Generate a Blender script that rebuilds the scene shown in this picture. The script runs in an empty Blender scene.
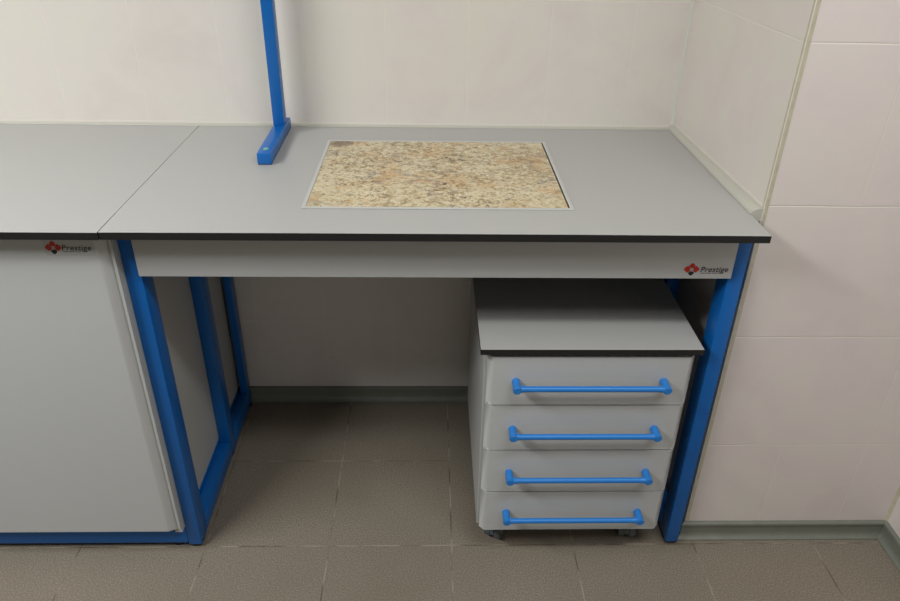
import bpy, bmesh, math, random
from mathutils import Vector, Matrix
random.seed(4)
S = bpy.context.scene
COL = S.collection

# ------------------------------------------------------------------ camera
yaw, pit, rol = (math.radians(a) for a in (1.78, 30.118, 1.073))
fw = Vector((math.sin(yaw)*math.cos(pit), math.cos(yaw)*math.cos(pit), -math.sin(pit)))
rt = Vector((math.cos(yaw), -math.sin(yaw), 0))
up = rt.cross(fw)
Rv = math.cos(rol)*rt + math.sin(rol)*up
Uv = -math.sin(rol)*rt + math.cos(rol)*up
cam = bpy.data.cameras.new('camera')
cam.lens = 720.5/900*36
cam.sensor_width = 36
cam.clip_start = .02
co = bpy.data.objects.new('camera', cam)
COL.objects.link(co)
M = Matrix((Rv, Uv, -fw)).transposed().to_4x4()
M.translation = Vector((.5854, -1.1686, 1.4154))
co.matrix_world = M
S.camera = co

# ------------------------------------------------------------------ light
w = bpy.data.worlds.new('world')
S.world = w
w.use_nodes = True
w.node_tree.nodes['Background'].inputs[0].default_value = (.80, .88, 1, 1)
w.node_tree.nodes['Background'].inputs[1].default_value = .25

def area(name, loc, target, sx, sy, power, color):
    l = bpy.data.lights.new(name, 'AREA')
    l.shape = 'RECTANGLE'; l.size = sx; l.size_y = sy
    l.energy = power; l.color = color
    o = bpy.data.objects.new(name, l)
    COL.objects.link(o)
    o.location = loc
    o.rotation_euler = (Vector(target)-Vector(loc)).to_track_quat('-Z', 'Y').to_euler()
    return o
area('window_light', (.8, -5.2, 1.9), (.6, .5, .9), 2.4, 1.4, 9, (.86, .93, 1))
area('lamp_or_fill_light', (-1.1, -.92, 2.40), (-.6, -.6, 0), 1.4, .22, 58, (.95, .975, 1))
area('lamp_or_fill_light', (1.15, -.92, 2.45), (1.1, -.6, 0), 1.0, .22, 18, (.95, .975, 1))  # weaker fill, added to brighten the pillar and right side; no known fixture

S.view_settings.view_transform = 'Standard'
S.view_settings.look = 'None'
S.view_settings.gamma = 1
S.view_settings.use_curve_mapping = False
S.view_settings.exposure = 0.0

# ------------------------------------------------------------------ helpers
def srgb(r, g, b):
    f = lambda c: (c/255/12.92) if c/255 <= .04045 else ((c/255+.055)/1.055)**2.4
    return (f(r), f(g), f(b), 1)

def mat(name, color, rough=.5, metal=0, spec=.5, coat=0, noise=None, bump=0, bscale=300):
    m = bpy.data.materials.new(name)
    m.use_nodes = True
    nt = m.node_tree
    b = nt.nodes['Principled BSDF']
    b.inputs['Base Color'].default_value = color
    b.inputs['Roughness'].default_value = rough
    b.inputs['Metallic'].default_value = metal
    b.inputs['Specular IOR Level'].default_value = spec
    b.inputs['Coat Weight'].default_value = coat
    g = nt.nodes.new('ShaderNodeNewGeometry')
    if noise:
        n = nt.nodes.new('ShaderNodeTexNoise')
        n.inputs['Scale'].default_value = noise[0]
        n.inputs['Detail'].default_value = 4
        nt.links.new(g.outputs['Position'], n.inputs['Vector'])
        r = nt.nodes.new('ShaderNodeMapRange')
        r.inputs['From Min'].default_value = .3; r.inputs['From Max'].default_value = .7
        r.inputs['To Min'].default_value = 1-noise[1]; r.inputs['To Max'].default_value = 1+noise[1]
        nt.links.new(n.outputs['Fac'], r.inputs['Value'])
        x = nt.nodes.new('ShaderNodeVectorMath'); x.operation = 'SCALE'
        x.inputs[0].default_value = color[:3]
        nt.links.new(r.outputs['Result'], x.inputs['Scale'])
        nt.links.new(x.outputs['Vector'], b.inputs['Base Color'])
    if bump:
        n = nt.nodes.new('ShaderNodeTexNoise')
        n.inputs['Scale'].default_value = bscale
        nt.links.new(g.outputs['Position'], n.inputs['Vector'])
        bp = nt.nodes.new('ShaderNodeBump')
        bp.inputs['Strength'].default_value = bump
        bp.inputs['Distance'].default_value = .001
        nt.links.new(n.outputs['Fac'], bp.inputs['Height'])
        nt.links.new(bp.outputs['Normal'], b.inputs['Normal'])
    return m

class NT:
    """small node-writing helper"""
    def __init__(s, m): s.t = m.node_tree; s.n = s.t.nodes; s.l = s.t.links
    def new(s, kind, **kw):
        x = s.n.new('ShaderNode'+kind)
        for k, v in kw.items(): setattr(x, k, v)
        return x
    def put(s, sock, v):
        if hasattr(v, 'is_output'): s.l.new(v, sock)
        else: sock.default_value = v
    def math(s, op, a, b=None, c=None, clamp=False):
        x = s.new('Math', operation=op, use_clamp=clamp)
        s.put(x.inputs[0], a)
        if b is not None: s.put(x.inputs[1], b)
        if c is not None: s.put(x.inputs[2], c)
        return x.outputs[0]
    def noise(s, vec, scale, detail=4, rough=.5, dist=0):
        x = s.new('TexNoise')
        x.inputs['Scale'].default_value = scale
        x.inputs['Detail'].default_value = detail
        x.inputs['Roughness'].default_value = rough
        x.inputs['Distortion'].default_value = dist
        s.l.new(vec, x.inputs['Vector'])
        return x.outputs['Fac']
    def ramp(s, fac, stops, interp='LINEAR'):
        x = s.new('ValToRGB'); cr = x.color_ramp; cr.interpolation = interp
        while len(cr.elements) < len(stops): cr.elements.new(.5)
        for e, (p, c) in zip(cr.elements, stops): e.position = p; e.color = c
        s.l.new(fac, x.inputs[0]); return x.outputs[0]
    def mix(s, fac, a, b, mode='MIX'):
        x = s.new('Mix', data_type='RGBA', blend_type=mode)
        s.put(x.inputs['Factor'], fac); s.put(x.inputs[6], a); s.put(x.inputs[7], b)
        return x.outputs[2]
    def rng(s, v, a, b, c, d, smooth=False):
        x = s.new('MapRange')
        if smooth: x.interpolation_type = 'SMOOTHSTEP'
        s.put(x.inputs[0], v)
        for i, q in enumerate((a, b, c, d)): x.inputs[i+1].default_value = q
        return x.outputs[0]

def tile_mat(name, ua, uo, us, vo, vs, va='Z', vert=True, base=None, extra=(), gw=.0012):
    m = bpy.data.materials.new(name); m.use_nodes = True
    t = NT(m); b = t.n['Principled BSDF']
    g = t.new('NewGeometry').outputs['Position']
    sp = t.new('SeparateXYZ'); t.l.new(g, sp.inputs[0])
    wob = t.rng(t.noise(g, 9, 2), .3, .7, -.0006, .0006)
    def line(ax, off, size):
        q = t.math('ADD', t.math('SUBTRACT', sp.outputs[ax], off), wob)
        d = t.math('PINGPONG', q, size/2)
        return t.rng(d, gw*.5, gw*1.5, 1, 0, True)
    mask = line(va, vo, vs)
    vm = t.math('MULTIPLY', line(ua, uo, us), vert)
    mask = t.math('MAXIMUM', mask, vm)
    for (ax, p, ax2, lo, hi) in extra:
        d = t.math('ABSOLUTE', t.math('SUBTRACT', sp.outputs[ax], p))
        k = t.rng(d, gw*.4, gw*1.2, 1, 0, True)
        k = t.math('MULTIPLY', k, t.math('GREATER_THAN', sp.outputs[ax2], lo))
        k = t.math('MULTIPLY', k, t.math('LESS_THAN', sp.outputs[ax2], hi))
        mask = t.math('MAXIMUM', mask, k)
    return m, t, b, g, sp, mask

def wall_tiles(name, ua, uo, us, vo, vs, vert=1.0, extra=(), tone=(1, 1, 1), gv=.75):
    m, t, b, g, sp, mask = tile_mat(name, ua, uo, us, vo, vs, 'Z', vert, extra=extra)
    n1 = t.noise(g, 5.5, 4, .6, .6)
    c = t.ramp(n1, [(.36, srgb(222*tone[0], 214*tone[1], 204*tone[2])), (.5, srgb(223*tone[0], 212*tone[1], 206*tone[2])),
                    (.66, srgb(220*tone[0], 208*tone[1], 202*tone[2]))])
    n2 = t.noise(g, 60, 5, .7)
    c = t.mix(t.rng(n2, .35, .75, 0, .03), c, srgb(196, 184, 176))
    n3 = t.noise(g, 14, 5, .65, 1.0)
    c = t.mix(t.rng(n3, .45, .8, 0, .14), c, srgb(226, 222, 214))
    gc = srgb(232, 227, 212)
    c = t.mix(t.math('MULTIPLY', mask, gv), c, gc)
    t.put(b.inputs['Base Color'], c)
    t.put(b.inputs['Roughness'], t.math('ADD', t.rng(n2, 0, 1, .31, .33), t.math('MULTIPLY', mask, .4)))
    b.inputs['Specular IOR Level'].default_value = .45
    h = t.math('MULTIPLY', mask, -1.4*gv)
    bp = t.new('Bump'); bp.inputs['Strength'].default_value = .5; bp.inputs['Distance'].default_value = .0012
    t.l.new(h, bp.inputs['Height']); t.l.new(bp.outputs[0], b.inputs['Normal'])
    return m

def new_obj(name, bm, mats, parent=None, smooth=False):
    me = bpy.data.meshes.new(name)
    bmesh.ops.recalc_face_normals(bm, faces=bm.faces)
    bm.to_mesh(me); bm.free()
    if not isinstance(mats, (list, tuple)): mats = [mats]
    for m in mats: me.materials.append(m)
    if smooth:
        for p in me.polygons: p.use_smooth = True
        try: me.set_sharp_from_angle(angle=math.radians(35))
        except Exception: pass
    o = bpy.data.objects.new(name, me)
    COL.objects.link(o)
    if parent:
        o.parent = parent
        w_ = parent
        off = Vector((0, 0, 0))
        while w_: off += w_.location; w_ = w_.parent
        for v in me.vertices: v.co -= off
    return o

def bevel(bm, geom, off, seg):
    if off: bmesh.ops.bevel(bm, geom=geom, offset=off, segments=seg, profile=.5, affect='EDGES')

def box(bm, x0, x1, y0, y1, z0, z1, bev=0, seg=2, mi=0, edges=None):
    r = bmesh.ops.create_cube(bm, size=1)
    vs = r['verts']
    for v in vs:
        v.co = Vector(((x0+x1)/2+v.co.x*(x1-x0), (y0+y1)/2+v.co.y*(y1-y0), (z0+z1)/2+v.co.z*(z1-z0)))
    fs = set(f for v in vs for f in v.link_faces)
    for f in fs: f.material_index = mi
    if bev:
        es = set(e for v in vs for e in v.link_edges)
        if edges: es = [e for e in es if edges(e)]
        bevel(bm, list(es), bev, seg)
    return bm

def BM(): return bmesh.new()

def cyl(bm, p0, p1, r0, r1=None, seg=20, mi=0):
    p0 = Vector(p0); p1 = Vector(p1); r1 = r0 if r1 is None else r1
    d = p1-p0
    q = Vector((0, 0, 1)).rotation_difference(d.normalized())
    r = bmesh.ops.create_cone(bm, cap_ends=True, segments=seg, radius1=r0, radius2=r1, depth=d.length)
    for v in r['verts']: v.co = q @ v.co + (p0+p1)/2
    for f in set(f for v in r['verts'] for f in v.link_faces): f.material_index = mi
    return r['verts']

def prism(bm, pts, axis, a, b, mi=0):
    """extrude a closed 2-D outline; axis is the extrusion axis"""
    def mk(p, q):
        return {'x': (q, p[0], p[1]), 'y': (p[0], q, p[1]), 'z': (p[0], p[1], q)}[axis]
    A = [bm.verts.new(mk(p, a)) for p in pts]; B = [bm.verts.new(mk(p, b)) for p in pts]
    n = len(pts); fs = [bm.faces.new(A), bm.faces.new(B[::-1])]
    for i in range(n): fs.append(bm.faces.new((A[i], A[(i+1) % n], B[(i+1) % n], B[i])))
    for f in fs: f.material_index = mi
    return fs

def thing(name, loc, label, cat, group=None):
    o = bpy.data.objects.new(name, None)
    o.empty_display_size = .05
    COL.objects.link(o); o.location = loc
    o['label'] = label; o['category'] = cat
    if group: o['group'] = group
    return o

def struct(o):
    o['kind'] = 'structure'; return o

# ------------------------------------------------------------------ materials
M_blue = mat('blue_powder_coat', srgb(6, 95, 170), .34, bump=.15, bscale=900)
M_handle = mat('blue_plastic', srgb(34, 120, 196), .38)
M_top = mat('grey_laminate', srgb(171, 170, 165), .42, noise=(700, .03), bump=.06, bscale=900)
M_black = mat('black_laminate_core', srgb(25, 24, 23), .5)
M_white = mat('light_grey_laminate', srgb(186, 187, 184), .3, noise=(500, .015))
M_body = mat('light_grey_board', srgb(180, 180, 175), .42)
M_alu = mat('aluminium_trim', srgb(190, 190, 185), .4, metal=.1)
M_rubber = mat('black_rubber', srgb(14, 14, 15), .6)
M_caster = mat('dark_grey_plastic', srgb(84, 90, 92), .4)
M_steel = mat('zinc_steel', srgb(130, 135, 135), .35, metal=.8)
M_base = mat('grey_green_plastic_skirting', srgb(116, 118, 106), .42, noise=(30, .06))
M_grout = mat('corner_grout', srgb(190, 183, 158), .6, noise=(60, .08))
M_grout2 = mat('white_silicone', srgb(206, 204, 192), .4)
M_bead = mat('worktop_bead', srgb(186, 184, 170), .4)
M_plaster = mat('wall_paint', srgb(176, 176, 172), .8)
M_red = mat('sticker_red', srgb(178, 34, 22), .4)
M_ink = mat('sticker_black', srgb(22, 20, 22), .4)
M_film = mat('sticker_film', srgb(182, 182, 178), .25)
M_cap = mat('pale_green_cap', srgb(120, 170, 150), .5)

W_back = wall_tiles('wall_tile_back', 'X', .073, .2, .289, .297, .8,
    extra=[('X', .40, 'Z', .17, .38), ('Z', .17, 'X', .275, .40), ('Z', .37, 'X', .40, .475)], tone=(.985, 1.0, .985), gv=.45)
W_front = wall_tiles('wall_tile_front', 'X', 1.404, .2, .8925, .2975, .0,
    extra=[('X', 1.404, 'Z', 0, .297), ('X', 1.604, 'Z', 0, .595), ('X', 1.404, 'Z', .8925, 1.19)])
W_side = wall_tiles('wall_tile_side', 'Y', .295, .2, .8925, .2975, .12, tone=(.99, 1, .985))
W_right = wall_tiles('wall_tile_right', 'Y', .0, .2, .8925, .2975, .9)

# floor tiles
mF, t, b, g, sp, mask = tile_mat('floor_tile', 'X', .338, .301, .066, .301, 'Y', 1.0, gw=.0016)
sn = t.noise(g, 300, 3, .8)
ln = t.noise(g, 3.0, 4, .6)
c = t.ramp(sn, [(.36, srgb(104, 96, 84)), (.5, srgb(128, 118, 103)), (.64, srgb(154, 143, 127))])
c = t.mix(t.rng(ln, .35, .7, 0, .30), c, srgb(106, 98, 80))
gn = t.noise(g, 11, 3)
gc = t.ramp(gn, [(.40, srgb(78, 66, 52)), (.5, srgb(122, 112, 98)), (.58, srgb(160, 150, 132))])
c = t.mix(t.math('MULTIPLY', mask, .7), c, gc)
t.put(b.inputs['Base Color'], c)
b.inputs['Roughness'].default_value = .62
b.inputs['Specular IOR Level'].default_value = .35
h = t.math('ADD', t.math('MULTIPLY', mask, -1.0), t.math('MULTIPLY', sn, .12))
bp = t.new('Bump'); bp.inputs['Strength'].default_value = .3; bp.inputs['Distance'].default_value = .0012
t.l.new(h, bp.inputs['Height']); t.l.new(bp.outputs[0], b.inputs['Normal'])

# granite
M_gran = bpy.data.materials.new('granite'); M_gran.use_nodes = True
t = NT(M_gran); b = t.n['Principled BSDF']
g = t.new('NewGeometry').outputs['Position']
wv = t.new('TexNoise'); wv.inputs['Scale'].default_value = 40; wv.inputs['Detail'].default_value = 4
t.l.new(g, wv.inputs['Vector'])
va = t.new('VectorMath', operation='MULTIPLY_ADD'); t.l.new(wv.outputs['Color'], va.inputs[0])
va.inputs[1].default_value = (.022, .022, .022); t.l.new(g, va.inputs[2])
gv = va.outputs[0]
n1 = t.noise(gv, 52, 7, .82, .25)
n0 = t.noise(gv, 7, 3, .5, .5)
n1 = t.math('ADD', n1, t.rng(n0, .3, .7, -.05, .05))
c = t.ramp(n1, [(.34, srgb(120, 98, 68)), (.42, srgb(164, 142, 102)), (.49, srgb(196, 180, 140)),
                (.56, srgb(214, 204, 172)), (.63, srgb(190, 172, 132)), (.72, srgb(150, 128, 92))])
n2 = t.noise(gv, 9, 5, .6, .6)
c = t.mix(t.rng(n2, .50, .64, 0, .6), c, srgb(192, 150, 92))
n3 = t.noise(gv, 13, 6, .7, 1.2)
c = t.mix(t.rng(n3, .57, .66, 0, .6), c, srgb(138, 134, 132))
n4 = t.noise(gv, 85, 5, .75, .3)
n6 = t.noise(gv, 10, 4, .6, 1.0)
dk = t.math('MULTIPLY', t.rng(n6, .46, .62, .25, 1), t.rng(n4, .52, .60, 0, 1))
c = t.mix(t.math('MULTIPLY', dk, .92), c, srgb(84, 64, 44))
# one dark brown cluster near the far left corner
dist = t.new('VectorMath', operation='DISTANCE'); t.l.new(gv, dist.inputs[0]); dist.inputs[1].default_value = (.385, .515, .885)
c = t.mix(t.rng(dist.outputs['Value'], .018, .036, .75, 0), c, srgb(96, 78, 62))
n5 = t.noise(gv, 150, 3, .6)
c = t.mix(t.rng(n5, .57, .68, 0, .55), c, srgb(84, 70, 56))
c = t.mix(t.rng(n5, .40, .28, 0, .6), c, srgb(232, 222, 194))
t.put(b.inputs['Base Color'], c)
b.inputs['Roughness'].default_value = .28

# ------------------------------------------------------------------ room
XW, YP, XR, YB = 1.2200, .0946, 1.731, .650
XC = 1.2060    # the alcove's side wall is slightly out of square: XC at the back, XW at the front
struct(new_obj('floor', box(BM(), -4.6, 1.9, -5.6, .8, -.1, 0), mF))
struct(new_obj('ceiling', box(BM(), -4.6, 1.9, -5.6, .8, 2.8, 2.9), M_plaster))
struct(new_obj('wall_back', box(BM(), -4.6, XW, YB, .8, 0, 2.8), W_back))
bm = BM(); prism(bm, [(XW, YP), (1.9, YP), (1.9, .8), (XC-.0038, .8)], 'z', 0, 2.8)
bmesh.ops.recalc_face_normals(bm, faces=bm.faces)
bm.normal_update()
for f in bm.faces:
    if abs(f.normal.x) > .5: f.material_index = 1
struct(new_obj('wall_pillar', bm, [W_front, W_side]))
struct(new_obj('wall_right', box(BM(), XR, 1.9, -5.5, YP, 0, 2.8), W_right))
struct(new_obj('wall_front', box(BM(), -4.6, 1.9, -5.6, -5.5, 0, 2.8), M_plaster))
struct(new_obj('wall_left', box(BM(), -4.6, -4.5, -5.5, YB, 0, 2.8), M_plaster))

# corner trims
def qround(r, cx, cy, a0, n=8):
    return [(cx+r*math.cos(a0+i*math.pi/2/n), cy+r*math.sin(a0+i*math.pi/2/n)) for i in range(n+1)]
bm = BM()
prism(bm, [(XW-.0008, YP+.005), (XW, YP+.0015), (XW+.002, YP-.0006), (XW+.0085, YP-.0006), (XW+.0085, YP+.004), (XW+.004, YP+.007), (XW, YP+.008)], 'z', .049, 2.8)
struct(new_obj('trim_1', bm, M_grout))
bm = BM(); prism(bm, [(XC-.006, YB), (XC-.004, YB-.002), (XC-.002, YB-.004), (XC, YB-.006), (XC+.002, YB+.002)], 'z', .049, 2.8)
struct(new_obj('trim_2', bm, M_grout2))
bm = BM(); prism(bm, [(XR-.006, YP), (XR-.004, YP-.002), (XR-.002, YP-.004), (XR, YP-.006), (XR+.002, YP+.002)], 'z', .049, 2.8)
struct(new_obj('trim_3', bm, M_grout))

# skirting: hollow cove profile, d = distance from the wall
prof = [(0, 0), (.0185, 0), (.018, .003), (.0125, .006), (.0085, .011), (.007, .018), (.0065, .036), (.0065, .0385), (.0095, .0405), (.0085, .046), (.0045, .0490), (0, .0495)]
def skirt(name, p0, p1, n, m0=0, m1=0):
    """p0->p1 along the wall foot, n = direction out of the wall; m0/m1 mitre signs"""
    bm = BM(); p0 = Vector(p0); p1 = Vector(p1); n = Vector(n); d = (p1-p0).normalized()
    A = [bm.verts.new(p0+n*a+d*(m0*a)+Vector((0, 0, z))) for a, z in prof]
    B = [bm.verts.new(p1+n*a+d*(m1*a)+Vector((0, 0, z))) for a, z in prof]
    bm.faces.new(A); bm.faces.new(B[::-1])
    for i in range(len(prof)):
        j = (i+1) % len(prof); bm.faces.new((A[i], A[j], B[j], B[i]))
    return struct(new_obj(name, bm, M_base, smooth=True))
skirt('baseboard_back', (-4.5, YB, .0005), (XC, YB, .0005), (0, -1, 0), 0, 0)
skirt('baseboard_pillar', (XW, YP, .0005), (XR, YP, .0005), (0, -1, 0), -1, -1)
skirt('baseboard_right', (XR, YP, .0005), (XR, -5.5, .0005), (-1, 0, 0), 1, 0)

# sealing strips where the worktop meets the walls
bm = BM(); prism(bm, [(YB, .8745), (YB-.011, .8745), (YB-.0105, .8754), (YB-.006, .8765), (YB-.002, .8775), (YB, .878)], 'x', -1.2, XC-.008)
struct(new_obj('trim_4', bm, M_bead, smooth=True))
bm = BM()
rows = []
for xw, y in ((XW, .0952), (XC, YB)):
    x0 = 1.1965; d = xw-x0
    rows.append([bm.verts.new((x0+d*u+(.004 if u == 1 else 0), y, z)) for u, z in
                 ((1, .8745), (0, .8745), (0, .8765), (.12, .8800), (.3, .8830), (.55, .8855), (.8, .8868), (1, .8870))])
bm.faces.new(rows[0]); bm.faces.new(rows[1][::-1])
prism(bm, [(1.2004, .0952), (XW+.003, .0952), (XC+.003, YB), (1.2004, YB)], 'z', .8600, .8745)
for i in range(8): bm.faces.new((rows[0][i], rows[0][(i+1) % 8], rows[1][(i+1) % 8], rows[1][i]))
struct(new_obj('trim_5', bm, M_bead, smooth=True))

# ------------------------------------------------------------------ stickers
def petal(bm, cx, cz, r, y, mi, rot=math.pi/4, n=2.8):
    vs = []
    for i in range(28):
        a = i/28*2*math.pi
        ca, sa = math.cos(a), math.sin(a)
        k = (abs(ca)**n+abs(sa)**n)**(-1/n)
        x, z = r*k*ca, r*k*sa
        vs.append((cx+x*math.cos(rot)-z*math.sin(rot), cz+x*math.sin(rot)+z*math.cos(rot)))
    prism(bm, vs, 'y', y, y-.0004, mi)

def sticker(lx, lz, y, tx0, tw, parent, scale=1.0, film=False):
    """red and black four-petal emblem with the word beside it, facing -Y"""
    cu = bpy.data.curves.new('txt', 'FONT')
    cu.body = 'Prestige'; cu.size = .02; cu.shear = .18; cu.extrude = .0; cu.offset = .00022; cu.space_character = 1.06
    to = bpy.data.objects.new('txt', cu); COL.objects.link(to)
    dg = bpy.context.evaluated_depsgraph_get(); dg.update()
    me = bpy.data.meshes.new_from_object(to.evaluated_get(dg))
    xs = [v.co.x for v in me.vertices]; ys = [v.co.y for v in me.vertices]
    k = tw/(max(xs)-min(xs)); mx = min(xs)
    tz = lz - .0055*scale
    bm = BM(); bm.from_mesh(me)
    for v in bm.verts:
        v.co = Vector((tx0+(v.co.x-mx)*k, y-.0006, tz+v.co.y*k))
    for f in bm.faces: f.material_index = 1
    COL.objects.unlink(to); bpy.data.objects.remove(to); bpy.data.curves.remove(cu); bpy.data.meshes.remove(me)
    s = .0072*scale
    petal(bm, lx, lz+s*1.05, .0058*scale, y-.0002, 0, 0, 1.3)
    petal(bm, lx-s*1.10, lz, .0070*scale, y-.0002, 0, 0, 1.35)
    petal(bm, lx+s*1.10, lz, .0070*scale, y-.0002, 0, 0, 1.35)
    petal(bm, lx, lz-s*1.15, .0056*scale, y-.0002, 1, 0, 1.3)
    # pale figure in the middle
    petal(bm, lx, lz+.0012*scale, .0016*scale, y-.0007, 2, 0, 2)
    box(bm, lx-.0009*scale, lx+.0009*scale, y-.0010, y-.0003, lz-.005*scale, lz-.0003, mi=2)
    box(bm, lx-.0032*scale, lx-.0022*scale, y-.0010, y-.0003, lz-.003*scale, lz+.003*scale, mi=2)
    box(bm, lx+.0022*scale, lx+.0032*scale, y-.0010, y-.0003, lz-.003*scale, lz+.003*scale, mi=2)
    # the fine line of small print under the word
    n = 26
    for i in range(n):
        if i % 7 == 5: continue
        a = tx0+tw*(.02+.84*i/n)
        box(bm, a, a+tw*.84/n*.7, y-.0008, y-.0002, tz-.0034*scale, tz-.0024*scale, mi=1)
    if film:
        box(bm, lx-.017, tx0+tw+.006, y-.0003, y-.0001, lz-.017, lz+.0145, mi=3)
    return new_obj('logo_sticker', bm, [M_red, M_ink, M_film, M_film], parent)

# ------------------------------------------------------------------ weighing table
TH = .015; ZT = .874; D = .645
T = thing('laboratory_table', (.6, .35, 0), 'grey topped laboratory table on blue steel legs with a stone slab set in its top', 'table')
SX0, SX1, SY0, SY1 = .3385, .861, .110, .528    # outer edge of the slab surround
def top_mesh(x0, x1, y0, y1, hole=None):
    bm = BM()
    if hole:
        hx0, hx1, hy0, hy1 = hole
        X = [x0, hx0, hx1, x1]; Y = [y0, hy0, hy1, y1]
        for z in (ZT-TH, ZT):
            pass
        V = {}
        for k, z in enumerate((ZT-TH, ZT)):
            for i, x in enumerate(X):
                for j, y in enumerate(Y): V[i, j, k] = bm.verts.new((x, y, z))
        for k in (0, 1):
            for i in range(3):
                for j in range(3):
                    if (i, j) == (1, 1): continue
                    f = bm.faces.new((V[i, j, k], V[i+1, j, k], V[i+1, j+1, k], V[i, j+1, k]))
                    f.material_index = 0 if k else 1
        def side(a, b_):
            f = bm.faces.new((V[a+(0,)], V[b_+(0,)], V[b_+(1,)], V[a+(1,)])); f.material_index = 1
        for i in range(3):
            side((i, 0), (i+1, 0)); side((i, 3), (i+1, 3)); side((0, i), (0, i+1)); side((3, i), (3, i+1))
        side((1, 1), (2, 1)); side((1, 2), (2, 2)); side((1, 1), (1, 2)); side((2, 1), (2, 2))
    else:
        box(bm, x0, x1, y0, y1, ZT-TH, ZT); bm.normal_update()
        for f in bm.faces: f.material_index = 0 if f.normal.z > .5 else 1
    # small arris on the outer top edges
    es = [e for e in bm.edges if all(abs(v.co.z-ZT) < 1e-6 for v in e.verts) and
          (all(abs(v.co.y-y0) < 1e-6 for v in e.verts) or all(abs(v.co.x-x0) < 1e-6 for v in e.verts) or all(abs(v.co.x-x1) < 1e-6 for v in e.verts))]
    bevel(bm, es, .0009, 2)
    return bm
wt = new_obj('worktop', top_mesh(0, 1.2, 0, D, (SX0+.002, SX1-.002, SY0+.002, SY1-.002)), [M_top, M_black], T)
wt['label'] = 'smooth grey laminate top with a black edge'
# surround: flat L-section frame
bm = BM(); wd = .0072
for (a, b2, c2, d2) in ((SX0, SX1, SY0, SY0+wd), (SX0, SX1, SY1-wd, SY1), (SX0, SX0+wd, SY0+wd, SY1-wd), (SX1-wd, SX1, SY0+wd, SY1-wd)):
    box(bm, a, b2, c2, d2, ZT+.0002, ZT+.0022, .0004, 1)
for (a, b2, c2, d2) in ((SX0+.003, SX1-.003, SY0+.003, SY0+.005), (SX0+.003, SX1-.003, SY1-.005, SY1-.003), (SX0+.003, SX0+.005, SY0+.005, SY1-.005), (SX1-.005, SX1-.003, SY0+.005, SY1-.005)):
    box(bm, a, b2, c2, d2, ZT-.035, ZT+.0004)
new_obj('slab_surround', bm, M_alu, T)['label'] = 'thin silver metal edging around the slab'
# carrying tray below the slab, behind the apron
bm = BM(); box(bm, SX0+.005, SX1-.005, SY0+.005, SY1-.005, ZT-.047, ZT-.040)
new_obj('slab_tray', bm, M_black, T)

LX = ((.000, .031), (1.1680, 1.199))
for (a, b2) in LX:
    A2 = (a, b2)
    for (y0, y1) in ((.063, .113), (.378, .422), (.600, .634)):
        a, b2 = (A2[0]+.008, A2[1]-.002) if y0 > .59 else A2
        bm = BM(); box(bm, a, b2, y0, y1, .012, ZT-TH-.001, .0018, 2)
        lg = new_obj('leg', bm, M_blue, T, smooth=True)
        bm = BM()
        m_ = (y0+y1)/2
        box(bm, a+.001, b2-.001, y0+.001, y1-.001, .008, .0118, .001, 1)
        cyl(bm, ((a+b2)/2, m_, .0005), ((a+b2)/2, m_, .0085), .013, .012)
        new_obj('foot_cap', bm, M_rubber, lg, smooth=True)
    a, b2 = A2
    for (y0, y1) in ((.1135, .3775), (.4225, .5995)):
        bm = BM(); box(bm, a, b2, y0, y1, .014, .060, .0018, 2)
        new_obj('side_rail', bm, M_blue, T, smooth=True)
        bm = BM(); box(bm, a, b2, y0, y1, ZT-TH-.046, ZT-TH-.001, .0018, 2)
        new_obj('top_rail', bm, M_blue, T, smooth=True)
bm = BM(); box(bm, .0315, 1.1675, .600, .630, ZT-TH-.046, ZT-TH-.001, .0018, 2)
new_obj('back_rail', bm, M_blue, T, smooth=True)
bm = BM(); box(bm, .0305, 1.1690, .052, .0622, .7575, ZT-TH-.001, .0015, 2)
ap = new_obj('apron', bm, M_white, T, smooth=True)
sticker(1.0880, .7785, .052, 1.1055, .0540, ap, 1.0)

# stone slab
SG = .0012
bm = BM(); box(bm, SX0+wd+.0002, SX1-wd-.0028, SY0+wd+.0002, SY1-wd-.0003, ZT-.0385, ZT+.0018, .0012, 2)
# the slab stands on the tray
sl = new_obj('granite_plate', bm, M_gran)
sl['label'] = 'speckled beige and brown granite plate set flush into the grey table top'
sl['category'] = 'stone plate'

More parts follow.
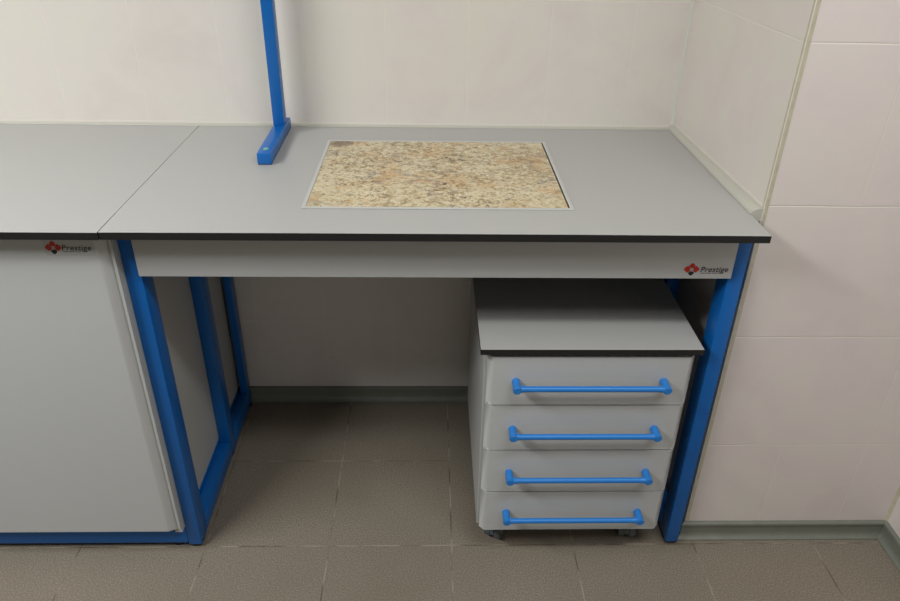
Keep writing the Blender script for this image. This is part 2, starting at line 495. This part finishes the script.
# ------------------------------------------------------------------ cabinet bench on the left
B = thing('laboratory_cabinet', (-.6, .35, 0), 'grey cabinet bench with a flat pale door, left of the table', 'cabinet')
YF = -.0015
new_obj('worktop', top_mesh(-1.2, -.0012, YF, D-.002), [M_top, M_black], B)['label'] = 'smooth grey laminate top with a black edge'
new_obj('side_panel', box(box(BM(), -.0064, -.0005, .0405, .0468, .0885, ZT-TH-.001), -.018, -.0005, .047, .62, .0715, ZT-TH-.001, .001, 1), M_body, B)
new_obj('side_panel', box(BM(), -1.195, -1.177, .050, .62, .0715, ZT-TH-.001, .001, 1), M_body, B)
new_obj('back_panel', box(BM(), -1.176, -.019, .605, .62, .0715, ZT-TH-.001), M_body, B)
new_obj('bottom_panel', box(BM(), -1.176, -.019, .060, .604, .0715, .088), M_body, B)
for i, (x0, x1) in enumerate(((-.597, -.0080), (-1.195, -.600))):
    bm = BM()
    y0, y1 = .0345, .0465
    def chamfer(xe, sg):       # slanted side edge, softened where it meets the face
        return [(xe, y1-.0015), (xe-sg*.0010, y1-.0030), (xe-sg*.0165, y0+.0012), (xe-sg*.0190, y0+.0003), (xe-sg*.0215, y0)]
    pts = [(x0, y1)]+chamfer(x0, -1)+chamfer(x1, 1)[::-1]+[(x1, y1)]
    prism(bm, pts, 'z', .0885, ZT-TH-.004)
    bmesh.ops.remove_doubles(bm, verts=bm.verts, dist=1e-5)
    dr = new_obj('door', bm, M_white, B, smooth=True)
    if i == 0: dr['label'] = 'flat pale grey door with rounded side edges'; door = dr
    hx = x0+.04 if i == 0 else x1-.04
    bm = BM(); cyl(bm, (hx, .004, .45), (hx, .004, .75), .0055)
    for z in (.455, .745): cyl(bm, (hx, .0368, z), (hx, .000, z), .0085)
    new_obj('handle', bm, M_handle, dr, smooth=True)
sticker(-.1045, .8268, .0345, -.0895, .0535, door, 1.0, True)
new_obj('base_rail', box(BM(), -1.195, -.0005, .063, .093, .018, .066, .0018, 2), M_blue, B, smooth=True)
new_obj('base_rail', box(BM(), -1.195, -.0005, .58, .61, .016, .070, .0018, 2), M_blue, B, smooth=True)
new_obj('base_rail', box(BM(), -.025, -.0005, .094, .579, .016, .070, .0018, 2), M_blue, B, smooth=True)
new_obj('base_rail', box(BM(), -1.195, -1.165, .094, .579, .016, .070, .0018, 2), M_blue, B, smooth=True)
for x in (-.03, -1.15):
    for y in (.085, .59):
        bm = BM(); cyl(bm, (x, y, .0005), (x, y, .0155), .014); new_obj('foot', bm, M_rubber, B, smooth=True)

# ------------------------------------------------------------------ drawer pedestal
PX0, PX1, PY0, PY1 = .697, 1.130, .058, .555
P = thing('drawer_unit', ((PX0+PX1)/2, .3, 0), 'low pale grey rolling drawer unit with four drawers and blue bar handles', 'drawer unit')
bm = BM()
box(bm, PX0, PX0+.016, PY0, PY1, .085, .5905, .0008, 1)
box(bm, PX1-.016, PX1, PY0, PY1, .085, .5905, .0008, 1)
box(bm, PX0+.016, PX1-.016, PY1-.012, PY1-.002, .085, .5905)
box(bm, PX0+.016, PX1-.016, PY0+.002, PY1-.012, .085, .100)
box(bm, PX0+.016, PX1-.016, PY0+.002, PY1-.012, .575, .5905)
new_obj('body', bm, M_body, P)
bm = BM(); box(bm, .6865, 1.1405, .032, .562, .5915, .6055); bm.normal_update()
for f in bm.faces: f.material_index = 0 if f.normal.z > .5 else 1
es = [e for e in bm.edges if all(v.co.z > .605 for v in e.verts)]
bevel(bm, es, .0009, 2)
new_obj('top', bm, [M_top, M_black], P)['label'] = 'grey top board with a black edge'
zs = [.0835, .2085, .3335, .4590, .5855]
dx0, dx1, yf, yb = PX0+.0055, PX1+.0015, .0385, .0570
for k in range(4):
    z0, z1 = zs[k]+.0018, zs[k+1]-.0028
    def chamfer(xe, sg):
        return [(xe, yf+.0125), (xe-sg*.0008, yf+.0110), (xe-sg*.0100, yf+.0012), (xe-sg*.0120, yf+.0003), (xe-sg*.0140, yf)]
    pts = [(dx0, yb)]+chamfer(dx0, -1)+chamfer(dx1, 1)[::-1]+[(dx1, yb)]
    bm = BM(); prism(bm, pts, 'z', z0, z1)
    bmesh.ops.remove_doubles(bm, verts=bm.verts, dist=1e-5)
    es = [e for e in bm.edges if abs(e.verts[0].co.z-e.verts[1].co.z) < 1e-6 and all(v.co.y < yf+.013 for v in e.verts) and e.calc_face_angle(0) > 1]
    bevel(bm, es, .0005, 1)
    box(bm, dx0+.018, dx1-.018, yb, PY1-.02, max(z0+.012, .104), z1-.02)     # drawer box behind the front
    dr = new_obj('drawer', bm, M_white, P, smooth=True)
    hz = [.1430, .2685, .3945, .5215][k]
    hy = .011; h0, h1 = .763, 1.072
    bm = BM()
    cyl(bm, (h0, hy, hz), (h1, hy, hz), .0063, seg=20)
    for hx in (h0, h1):
        # flattened post widening toward the bar, with a ring where it meets the drawer
        v1 = cyl(bm, (hx, yf-.0004, hz), (hx, hy-.006, hz), .0088, .0096, 24)
        for v in v1: v.co.x = hx+(v.co.x-hx)*.95
        cyl(bm, (hx, hy-.0062, hz), (hx, hy-.0078, hz), .0092, .0074, 24)
        s_ = 1 if hx == h0 else -1
        cyl(bm, (hx+s_*.004, hy, hz), (hx+s_*.019, hy, hz), .0078, .0064, 20)
    new_obj('handle', bm, M_handle, dr, smooth=True)['label'] = 'bright blue bar handle'

def caster(x, y, ang):
    bm = BM()
    box(bm, x-.019, x+.019, y-.019, y+.019, .0815, .0845, .001, 1, 1)
    cyl(bm, (x, y, .058), (x, y, .0815), .0085, .011, 20, 1)
    ang += .5
    d = Vector((math.cos(ang), math.sin(ang), 0)); s = Vector((-d.y, d.x, 0))
    c0 = Vector((x, y, 0)) + d*.012
    # hood over the twin wheels
    for k in (-1, 1):
        pts = []
        for i in range(15):
            a = math.radians(-15+210*i/14)
            pts.append((.0265*math.cos(a), .0265*math.sin(a)))
    n = 14; ring = []
    for sgn in (-.0045, .0045):
        row = []
        for i in range(n+1):
            a = math.radians(-12+204*i/n)
            row.append(bm.verts.new(c0+s*sgn+d*(.0255*math.cos(a))+Vector((0, 0, .028+.030*math.sin(a)))))
        ring.append(row)
    bm.faces.new(ring[0]); bm.faces.new(ring[1][::-1])
    for i in range(n): bm.faces.new((ring[0][i], ring[0][i+1], ring[1][i+1], ring[1][i]))
    bm.faces.new((ring[0][0], ring[0][-1], ring[1][-1], ring[1][0]))
    cs = new_obj('caster', bm, [M_caster, M_steel], P, smooth=True)
    for k in (-1, 1):
        bm = BM()
        a = c0+s*(k*.006)+Vector((0, 0, .0260)); e = c0+s*(k*.020)+Vector((0, 0, .0260))
        cyl(bm, a, e, .0255, .0245, 28)
        cyl(bm, e, e+s*(k*.0012), .010, .009, 20, 1)
        new_obj('wheel', bm, [M_caster, M_steel], cs, smooth=True)
for x, y, a in ((PX0+.046, .090, .6), (PX1-.054, .090, .9), (PX0+.050, .50, 2.2), (PX1-.048, .50, 1.2)):
    caster(x, y, a)

# ------------------------------------------------------------------ upright of the rack
U = thing('rack_upright', (.222, .5, ZT), 'blue square steel upright on a flat foot bar standing at the back of the table', 'rack upright')
bm = BM(); box(bm, .2040, .2345, .352, .632, ZT+.0015, ZT+.026, .0015, 2)
ft = new_obj('foot', bm, M_blue, U, smooth=True)
bm = BM(); box(bm, .205, .234, .354, .632, ZT+.0003, ZT+.0013)
new_obj('pad', bm, M_rubber, ft)
bm = BM(); cyl(bm, (.2195, .382, ZT+.0262), (.2195, .382, ZT+.0282), .0065, .0055, 20)
new_obj('screw_cap', bm, M_cap, ft, smooth=True)['label'] = 'small pale green screw cap'
bm = BM(); box(bm, .2045, .2310, .562, .596, ZT+.0262, 2.0, .0012, 2)
new_obj('post', bm, M_blue, U, smooth=True)
U.rotation_euler.z = .016
